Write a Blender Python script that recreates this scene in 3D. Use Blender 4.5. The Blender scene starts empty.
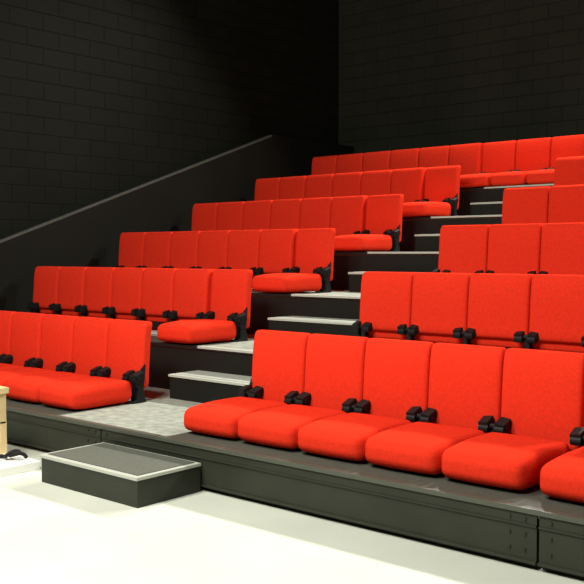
import bpy, bmesh, math
from mathutils import Vector, Matrix
sc = bpy.context.scene
try:
    sc.view_settings.view_transform = 'Standard'
    sc.view_settings.look = 'None'
except Exception:
    pass

# ---------------------------------------------------------------- materials
def mat(name, col, rough=0.6, metal=0.0, noise=0.0, nscale=20, bump=0.0, bscale=200, spec=None, sheen=0):
    m = bpy.data.materials.new(name); m.use_nodes = True
    nt = m.node_tree; b = nt.nodes['Principled BSDF']
    b.inputs['Base Color'].default_value = (*col, 1)
    b.inputs['Roughness'].default_value = rough
    b.inputs['Metallic'].default_value = metal
    if spec is not None: b.inputs['Specular IOR Level'].default_value = spec
    if sheen: b.inputs['Sheen Weight'].default_value = sheen
    tc = nt.nodes.new('ShaderNodeTexCoord')
    if noise > 0:
        n = nt.nodes.new('ShaderNodeTexNoise'); n.inputs['Scale'].default_value = nscale
        n.inputs['Detail'].default_value = 6
        nt.links.new(tc.outputs['Object'], n.inputs['Vector'])
        r = nt.nodes.new('ShaderNodeValToRGB')
        r.color_ramp.elements[0].position = 0.3; r.color_ramp.elements[1].position = 0.7
        r.color_ramp.elements[0].color = (*[c*(1-noise) for c in col], 1)
        r.color_ramp.elements[1].color = (*[min(1, c*(1+noise)) for c in col], 1)
        nt.links.new(n.outputs['Fac'], r.inputs['Fac'])
        nt.links.new(r.outputs['Color'], b.inputs['Base Color'])
    if bump > 0:
        n = nt.nodes.new('ShaderNodeTexNoise'); n.inputs['Scale'].default_value = bscale
        n.inputs['Detail'].default_value = 3
        nt.links.new(tc.outputs['Object'], n.inputs['Vector'])
        bp = nt.nodes.new('ShaderNodeBump'); bp.inputs['Strength'].default_value = bump
        bp.inputs['Distance'].default_value = 0.01
        nt.links.new(n.outputs['Fac'], bp.inputs['Height'])
        nt.links.new(bp.outputs['Normal'], b.inputs['Normal'])
    return m

def block_mat(name, axis, c1, c2, mortar):
    m = bpy.data.materials.new(name); m.use_nodes = True
    nt = m.node_tree; b = nt.nodes['Principled BSDF']; L = nt.links
    b.inputs['Roughness'].default_value = 0.55
    b.inputs['Specular IOR Level'].default_value = 0.08
    g = nt.nodes.new('ShaderNodeNewGeometry')
    s = nt.nodes.new('ShaderNodeSeparateXYZ'); L.new(g.outputs['Position'], s.inputs[0])
    c = nt.nodes.new('ShaderNodeCombineXYZ')
    L.new(s.outputs[axis], c.inputs[0]); L.new(s.outputs[2], c.inputs[1])
    br = nt.nodes.new('ShaderNodeTexBrick')
    br.inputs['Scale'].default_value = 1.0
    br.inputs['Brick Width'].default_value = 0.46
    br.inputs['Row Height'].default_value = 0.21
    br.inputs['Mortar Size'].default_value = 0.008
    br.inputs['Mortar Smooth'].default_value = 0.5
    br.inputs['Color1'].default_value = (*c1, 1); br.inputs['Color2'].default_value = (*c2, 1)
    br.inputs['Mortar'].default_value = (*mortar, 1)
    L.new(c.outputs[0], br.inputs['Vector'])
    n = nt.nodes.new('ShaderNodeTexNoise'); n.inputs['Scale'].default_value = 1.2; n.inputs['Detail'].default_value = 5
    L.new(c.outputs[0], n.inputs['Vector'])
    mx = nt.nodes.new('ShaderNodeMix'); mx.data_type = 'RGBA'; mx.blend_type = 'MULTIPLY'
    mx.inputs['Factor'].default_value = 0.5
    L.new(br.outputs['Color'], mx.inputs[6]); L.new(n.outputs['Fac'], mx.inputs[7])
    L.new(mx.outputs[2], b.inputs['Base Color'])
    bp = nt.nodes.new('ShaderNodeBump'); bp.inputs['Strength'].default_value = 0.4; bp.inputs['Distance'].default_value = 0.012
    bp.invert = True
    L.new(br.outputs['Fac'], bp.inputs['Height']); L.new(bp.outputs['Normal'], b.inputs['Normal'])
    return m

M_red = mat('red_fabric', (0.72, 0.035, 0.015), 1.0, noise=0.08, nscale=60, bump=0.4, bscale=420, spec=0.0)
M_blk = mat('black_plastic', (0.010, 0.010, 0.010), 0.55, spec=0.2)
M_steel = mat('black_steel', (0.010, 0.010, 0.009), 0.55, spec=0.2)
M_fascia = mat('fascia_paint', (0.028, 0.031, 0.021), 0.5, noise=0.12, nscale=4, spec=0.25)
M_fasciatrim = mat('fascia_trim', (0.075, 0.08, 0.062), 0.45, spec=0.3)
M_riser = mat('riser_black', (0.010, 0.0105, 0.0085), 0.6, spec=0.15)
M_deck = mat('deck_grey', (0.27, 0.285, 0.24), 0.8, noise=0.28, nscale=14, bump=0.2, bscale=120)
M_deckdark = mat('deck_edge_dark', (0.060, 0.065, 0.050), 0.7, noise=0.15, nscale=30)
M_nose = mat('nosing_pale', (0.42, 0.44, 0.385), 0.5)
M_steptop = mat('step_top_pale', (0.33, 0.35, 0.305), 0.7, noise=0.12, nscale=25)
M_darktop = mat('step_top_dark', (0.085, 0.09, 0.072), 0.75, noise=0.2, nscale=60)
M_floor = mat('floor_pale', (0.54, 0.56, 0.485), 0.65, noise=0.06, nscale=1.8)
M_panel = mat('panel_black', (0.0075, 0.008, 0.006), 0.6, noise=0.1, nscale=2, spec=0.1)
M_ptrim = mat('panel_trim', (0.05, 0.054, 0.043), 0.5)
M_ceil = mat('ceiling_black', (0.01, 0.01, 0.01), 0.9)
M_wood = mat('pale_wood', (0.58, 0.45, 0.23), 0.6, noise=0.12, nscale=9)
M_white = mat('white_paint', (0.80, 0.80, 0.76), 0.5)
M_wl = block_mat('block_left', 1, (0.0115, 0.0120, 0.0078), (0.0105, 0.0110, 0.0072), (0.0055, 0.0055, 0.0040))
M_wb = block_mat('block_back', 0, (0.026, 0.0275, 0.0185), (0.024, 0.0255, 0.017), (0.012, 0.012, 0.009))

# ---------------------------------------------------------------- helpers
def obj(name, me, mats, parent=None, loc=(0, 0, 0)):
    o = bpy.data.objects.new(name, me)
    if not isinstance(mats, (list, tuple)): mats = [mats]
    if len(me.materials) == 0:
        for m in mats: me.materials.append(m)
    sc.collection.objects.link(o); o.location = loc
    if parent: o.parent = parent
    return o
def empty(name, loc=(0, 0, 0)):
    e = bpy.data.objects.new(name, None); e.empty_display_size = 0.1
    sc.collection.objects.link(e); e.location = loc
    return e
def add_box(bm, x0, x1, y0, y1, z0, z1, mi=0, bev=0.0, M=None):
    r = bmesh.ops.create_cube(bm, size=1)
    vs = r['verts']
    for v in vs:
        v.co = Vector(((x0+x1)/2+v.co.x*(x1-x0), (y0+y1)/2+v.co.y*(y1-y0), (z0+z1)/2+v.co.z*(z1-z0)))
    if M is not None:
        for v in vs: v.co = M @ v.co
    fs = set(f for v in vs for f in v.link_faces)
    for f in fs: f.material_index = mi
    if bev > 0:
        es = list(set(e for v in vs for e in v.link_edges))
        rr = bmesh.ops.bevel(bm, geom=es, offset=bev, segments=2, affect='EDGES', profile=0.7)
        for f in rr['faces']: f.material_index = mi
def mesh_from(bm, name, smooth=False):
    me = bpy.data.meshes.new(name); bm.normal_update(); bm.to_mesh(me); bm.free()
    if smooth:
        for p in me.polygons: p.use_smooth = True
    return me
def box(name, x0, x1, y0, y1, z0, z1, m, parent=None, bev=0.0):
    bm = bmesh.new(); add_box(bm, x0, x1, y0, y1, z0, z1, 0, bev)
    return obj(name, mesh_from(bm, name), m, parent)

def pad(bm, half, rad, fn, cuts=17):
    """rounded, upholstered pad; fn(p, unit) warps the rounded box"""
    t = bmesh.new(); bmesh.ops.create_cube(t, size=2)
    bmesh.ops.subdivide_edges(t, edges=t.edges[:], cuts=cuts, use_grid_fill=True)
    for v in t.verts:
        u = [math.sin(max(-1, min(1, c))*math.pi/2) for c in v.co]
        q = [u[i]*half[i] for i in range(3)]
        inn = [max(-(half[i]-rad[i]), min(half[i]-rad[i], q[i])) for i in range(3)]
        d = Vector([(q[i]-inn[i])/rad[i] for i in range(3)])
        if d.length > 0: d.normalize()
        p = Vector([inn[i]+d[i]*rad[i] for i in range(3)])
        v.co = fn(p, (p.x/half[0], p.y/half[1], p.z/half[2]))
    bmesh.ops.recalc_face_normals(t, faces=t.faces[:])
    me = bpy.data.meshes.new('t'); t.to_mesh(me); t.free()
    bm.from_mesh(me); bpy.data.meshes.remove(me)

LEAN = 0.07
def back_mesh(w):
    bm = bmesh.new()
    h = 0.27
    def fn(p, u):
        y = p.y - 0.010*(1-u[0]**2)*(1-u[2]**2)*(-u[1])
        z = p.z + h + 0.110
        y += (z-0.65)*LEAN + 0.03
        if u[2] > 0.4: y += 0.05*(u[2]-0.4)**2
        return Vector((p.x, y, z))
    pad(bm, (w/2-0.003, 0.04, h), (0.024, 0.026, 0.036), fn)
    return mesh_from(bm, 'back_pad', True)
def seat_mesh(w):
    bm = bmesh.new()
    hy = 0.30
    def fn(p, u):
        fr = max(0, -u[1])
        z = p.z + 0.009*(1-u[0]**2)*(1-u[1]**4)*u[2]
        z -= 0.015*fr**2*u[2]
        z -= 0.010*fr
        x = p.x*(1-0.04*fr**6)
        y = p.y + 0.018*(abs(u[0])**4)*fr
        return Vector((x, y-0.43, z+0.103))
    pad(bm, (w/2-0.003, hy, 0.085), (0.038, 0.058, 0.060), fn)
    return mesh_from(bm, 'seat_pad', True)
def fold_mesh(w):
    bm = bmesh.new()
    h = 0.235
    def fn(p, u):
        y = p.y - 0.010*(1-u[0]**2)*(1-u[2]**2)*(-u[1])
        z = p.z + h + 0.180
        y += (z-0.65)*LEAN - 0.025
        if u[2] > 0.4: y += 0.05*(u[2]-0.4)**2
        return Vector((p.x, y, z))
    pad(bm, (w/2-0.003, 0.035, h), (0.024, 0.026, 0.036), fn)
    return mesh_from(bm, 'folded_pad', True)
def hinge_mesh():
    bm = bmesh.new()
    for s in (-1, 1):
        M = Matrix.Translation((s*0.052, -0.092, 0.212)) @ Matrix.Rotation(s*0.12, 4, 'Y') @ Matrix.Rotation(0.35, 4, 'X')
        add_box(bm, -0.033, 0.033, -0.036, 0.05, -0.030, 0.030, 0, 0.009, M)
        M2 = Matrix.Translation((s*0.050, -0.115, 0.190)) @ Matrix.Rotation(math.pi/2, 4, 'Y')
        bmesh.ops.create_cone(bm, cap_ends=True, segments=16, radius1=0.026, radius2=0.026, depth=0.060, matrix=M2)
    M3 = Matrix.Translation((0, -0.10, 0.205)) @ Matrix.Rotation(math.pi/2, 4, 'Y')
    bmesh.ops.create_cone(bm, cap_ends=True, segments=12, radius1=0.016, radius2=0.016, depth=0.18, matrix=M3)
    add_box(bm, -0.02, 0.02, -0.10, -0.04, 0.0, 0.21, 0, 0.004)
    add_box(bm, -0.035, 0.035, -0.16, 0.0, 0.0, 0.012, 0, 0.003)
    return mesh_from(bm, 'hinge_bracket')
def end_mesh():
    bm = bmesh.new()
    pts = [(-0.15, 0.0), (0.0, 0.0), (-0.01, 0.03), (-0.03, 0.10), (-0.015, 0.20), (0.0, 0.30), (-0.02, 0.31),
           (-0.05, 0.25), (-0.125, 0.235), (-0.145, 0.205), (-0.12, 0.15), (-0.08, 0.10), (-0.09, 0.03)]
    a = [bm.verts.new((-0.012, y, z)) for y, z in pts]
    b = [bm.verts.new((0.012, y, z)) for y, z in pts]
    bm.faces.new(a); bm.faces.new(b[::-1])
    n = len(pts)
    for i in range(n): bm.faces.new((a[i], b[i], b[(i+1) % n], a[(i+1) % n]))
    bmesh.ops.recalc_face_normals(bm, faces=bm.faces[:])
    bmesh.ops.triangulate(bm, faces=[f for f in bm.faces if len(f.verts) > 4])
    return mesh_from(bm, 'end_bracket')

meshes = {}
for w in (0.474, 0.485, 0.5):
    meshes[w] = (back_mesh(w), seat_mesh(w), fold_mesh(w))
ME_H = hinge_mesh(); ME_E = end_mesh()

# ---------------------------------------------------------------- geometry numbers
EYE = 1.5
Z = [0.29+0.405*i for i in range(6)]
FY = [4.03]+[5.50+1.23*i for i in range(5)]
BY = [4.91]+[6.17+1.23*i for i in range(5)]
XL, XR = -9.32, 1.62
A0, A1 = -5.81, -4.68
WX, WY = -9.75, 12.5

# room
box('floor', WX, 4.5, -4.5, WY, -0.1, 0.0, M_floor)
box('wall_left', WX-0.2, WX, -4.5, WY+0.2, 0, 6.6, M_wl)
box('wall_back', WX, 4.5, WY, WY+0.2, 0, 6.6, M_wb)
box('wall_right', 4.5, 4.7, -4.5, WY+0.2, 0, 6.6, M_wb)
box('wall_front', WX, 4.5, -4.7, -4.5, 0, 6.6, M_wb)
box('ceiling', WX-0.2, 4.7, -4.7, WY+0.2, 6.6, 6.8, M_ceil)

# ---------------------------------------------------------------- tiers
for k in range(6):
    stand = empty('seating_platform')
    if k == 0: first = stand
    y0 = FY[k]; y1 = FY[k+1]-0.001 if k < 5 else WY-0.02
    zl = 0 if k == 0 else Z[k-1]
    box('deck', XL, XR, y0+0.012, y1, Z[k]-0.04, Z[k], M_deck, stand)
    box('deck_nosing', XL, XR, y0-0.012, y0+0.035, Z[k]-0.022, Z[k]+0.004, M_fasciatrim if k == 0 else M_steel, stand, 0.004)
    box('aisle_nosing', A0, A1+0.03, y0-0.014, y0+(0.03 if k == 0 else 0.06), Z[k]-0.012, Z[k]+0.008, M_fasciatrim if k == 0 else M_nose, stand, 0.003)
    box('seat_rail_a', XL, A0-0.02, y0+0.03, y0+0.42, Z[k]-0.001, Z[k]+0.003, M_deckdark, stand)  # thin dark strips laid on the deck front, either side of the aisle
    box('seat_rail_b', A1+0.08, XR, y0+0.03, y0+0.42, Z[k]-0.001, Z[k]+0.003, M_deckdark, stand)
    if k > 0:
        box('riser', XL, XR, y0, y0+0.03, zl+0.001, Z[k]-0.03, M_riser, stand)
        for px in (XL+0.05, -7.5, -5.9, -4.6, -1.9, XR-0.05):
            box('support_post', px-0.03, px+0.03, y1-0.12, y1-0.06, 0.001, Z[k]-0.04, M_steel, stand)
seams = [XL, -7.55, -5.25, -1.95, XR]
for i in range(4):
    bm = bmesh.new()
    a, b = seams[i]+0.006, seams[i+1]-0.006
    add_box(bm, a, b, 4.03, 4.06, 0.035, 0.265, 0, 0.004)
    add_box(bm, a, b, 4.020, 4.035, 0.207, 0.215, 0, 0.002)
    add_box(bm, a, b, 4.018, 4.035, 0.030, 0.045, 0, 0.002)
    add_box(bm, a, b, 4.07, 4.09, 0.0, 0.05, 0)
    for bx in (a+0.06, b-0.06, b-0.14):
        for bz in (0.09, 0.165, 0.24):
            bmesh.ops.create_cone(bm, cap_ends=True, segments=10, radius1=0.009, radius2=0.007, depth=0.01,
                matrix=Matrix.Translation((bx, 4.027, bz)) @ Matrix.Rotation(math.pi/2, 4, 'X'))
    obj('fascia_panel_%d' % (i+1), mesh_from(bm, 'fascia'), [M_fascia, M_fasciatrim], first)

# aisle steps
def step(y0, y1, z0, z1, x0, x1, topm, border=None, nm='aisle_step'):
    e = empty(nm, ((x0+x1)/2, (y0+y1)/2, z0))
    cx, cy = (x0+x1)/2, (y0+y1)/2
    bm = bmesh.new()
    add_box(bm, x0-cx, x1-cx, y0-cy, y1-cy, 0, z1-z0-0.022, 0, 0.004)
    obj('body', mesh_from(bm, 'body'), M_fascia if border else M_riser, e)
    bm = bmesh.new()
    add_box(bm, x0-cx-0.006, x1-cx+0.006, y0-cy-0.01, y1-cy, z1-z0-0.022, z1-z0-0.002, 0, 0.003)
    bw = 0.03
    add_box(bm, x0-cx+bw, x1-cx-bw, y0-cy+bw, y1-cy-bw*0.7, z1-z0-0.004, z1-z0+0.002, 1)
    obj('tread', mesh_from(bm, 'tread'), [M_nose, topm], e)
    return e
for k in range(1, 6):
    step(FY[k]-0.33, FY[k]-0.001, Z[k-1]+0.001, Z[k-1]+0.205, A0, A1, M_steptop)
step(3.50, 4.01, 0.001, 0.185, -5.19, -4.22, M_darktop, True, 'portable_step')

# ---------------------------------------------------------------- seats
def row(x0, n, w, k, down, gap_after=None, gap=0.0):
    e = empty('theater_seat_row', (x0+n*w/2, BY[k], Z[k]+0.003))
    bk, st, fo = meshes[w]
    def gx(i): return gap if (gap_after is not None and i >= gap_after) else 0.0
    for i in range(n):
        lx = -n*w/2+(i+0.5)*w+gx(i)
        obj('backrest_%d' % (i+1), bk, M_red, e, (lx, 0, 0))
        if i in down: obj('seat_%d' % (i+1), st, M_red, e, (lx, 0, 0))
        else: obj('folded_seat_%d' % (i+1), fo, M_red, e, (lx, 0, 0))
    for i in range(n+1):
        lx = -n*w/2+i*w+gx(i)
        if i == 0: lx += 0.06
        if i == n: lx -= 0.06
        obj('hinge_bracket_%d' % i, ME_H, M_blk, e, (lx, 0, 0))
    obj('end_bracket_a', ME_E, M_blk, e, (-n*w/2+0.015, 0, 0))
    obj('end_bracket_b', ME_E, M_blk, e, (n*w/2-0.015+gx(n), 0, 0))
    box('beam', -n*w/2+0.02, n*w/2-0.02, -0.06, -0.01, 0.06, 0.11, M_steel, e)
shift = [0, 0.07, 0.05, 0.03, 0.01]
for k in range(5):
    if k == 0: row(-9.19, 7, 0.485, k, set(range(7)))
    else: row(-9.17, 7, 0.474, k, {6})
    row(-4.61+shift[k], 12, 0.5, k, set(range(12)) if k == 0 else {9}, 5 if k == 0 else None, 0.06)
row(-9.13, 22, 0.485, 5, {6, 7, 8, 14})

# ---------------------------------------------------------------- side panel on the left
pe = empty('side_guard_panel')
P = [(3.9, 0.0), (3.9, 0.931), (10.43, 3.251), (12.45, 3.251), (12.45, 0.0)]
bm = bmesh.new()
a = [bm.verts.new((-9.40, y, z)) for y, z in P]; b = [bm.verts.new((-9.46, y, z)) for y, z in P]
bm.faces.new(a); bm.faces.new(b[::-1])
for i in range(5): bm.faces.new((a[i], b[i], b[(i+1) % 5], a[(i+1) % 5]))
bmesh.ops.recalc_face_normals(bm, faces=bm.faces[:])
obj('panel', mesh_from(bm, 'panel'), M_panel, pe)
def beam(name, p, q, sx, sz, m, parent):
    d = Vector(q)-Vector(p); L = d.length
    bm = bmesh.new(); add_box(bm, -sx, sx, 0, L, -sz, sz, 0, 0.004)
    o = obj(name, mesh_from(bm, name), m, parent, p)
    o.rotation_euler = (math.atan2(d.z, d.y), 0, 0)
beam('top_rail', (-9.43, 3.9, 0.94), (-9.43, 10.43, 3.26), 0.036, 0.014, M_ptrim, pe)
beam('top_rail_flat', (-9.43, 10.43, 3.26), (-9.43, 12.45, 3.26), 0.036, 0.012, M_panel, pe)

# ---------------------------------------------------------------- bits at the left edge
pl = empty('white_plinth')
box('slab', -6.6, -5.50, 3.05, 3.70, 0.0, 0.06, M_white, pl, 0.006)
box('slab_lip', -6.58, -5.52, 3.07, 3.68, 0.06, 0.07, M_white, pl, 0.003)
stl = empty('wooden_stool')
sx0, sx1, sy0, sy1 = -6.27, -5.85, 3.26, 3.66
for i, (x, y) in enumerate([(sx0, sy0), (sx1-0.05, sy0), (sx0, sy1-0.05), (sx1-0.05, sy1-0.05)]):
    box('leg_%d' % (i+1), x, x+0.05, y, y+0.05, 0.07, 0.30, M_wood, stl)
box('seat_box', sx0, sx1, sy0, sy1, 0.28, 0.50, M_wood, stl, 0.008)
box('seat_top', sx0-0.015, sx1+0.015, sy0-0.015, sy1+0.015, 0.50, 0.545, M_wood, stl, 0.008)
cu = bpy.data.curves.new('cable', 'CURVE'); cu.dimensions = '3D'; cu.bevel_depth = 0.014
sp = cu.splines.new('NURBS')
pts = [(-5.76, 3.52, .085), (-5.70, 3.58, .085), (-5.66, 3.50, .09), (-5.60, 3.58, .15), (-5.64, 3.64, .10), (-5.70, 3.60, .09), (-5.62, 3.52, .10), (-5.56, 3.60, .14), (-5.58, 3.64, .085)]
sp.points.add(len(pts)-1)
for i, p in enumerate(pts): sp.points[i].co = (*p, 1)
sp.use_endpoint_u = True
co = bpy.data.objects.new('black_cable', cu); cu.materials.append(M_blk); sc.collection.objects.link(co)

# ---------------------------------------------------------------- lights
def area(name, loc, tgt, size, power, col=(1, 0.98, 0.88), spread=180):
    l = bpy.data.lights.new(name, 'AREA'); l.energy = power; l.size = size; l.color = col
    l.spread = math.radians(spread)
    o = bpy.data.objects.new(name, l); sc.collection.objects.link(o); o.location = loc
    o.rotation_euler = (Vector(tgt)-Vector(loc)).to_track_quat('-Z', 'Y').to_euler()
area('ceiling_lamp_front', (-2.5, -1.0, 6.3), (-4.5, 7.5, 1.2), 1.6, 680)
area('ceiling_lamp_front', (-4.8, -0.6, 6.3), (-5, 8, 1.3), 1.6, 380)
area('ceiling_lamp_floor', (-5.0, 1.8, 6.4), (-5.0, 2.0, 0), 1.0, 110, spread=110)
for x in (-5.8, -3.2, -0.6):
    area('ceiling_lamp_rear', (x, 11.0, 6.1), (x-0.1, 5.5, 0.0), 0.35, 190, spread=120)
w = bpy.data.worlds.new('world'); sc.world = w; w.use_nodes = True
w.node_tree.nodes['Background'].inputs[0].default_value = (0.9, 1, 0.9, 1)
w.node_tree.nodes['Background'].inputs[1].default_value = 0.05

# ---------------------------------------------------------------- camera
cam = bpy.data.cameras.new('camera'); co = bpy.data.objects.new('camera', cam); sc.collection.objects.link(co)
cam.sensor_width = 36; cam.lens = 930/584*36
co.location = (0, 0, EYE)
co.rotation_euler = (math.radians(90-2.4), 0, math.radians(40.8))
sc.camera = co
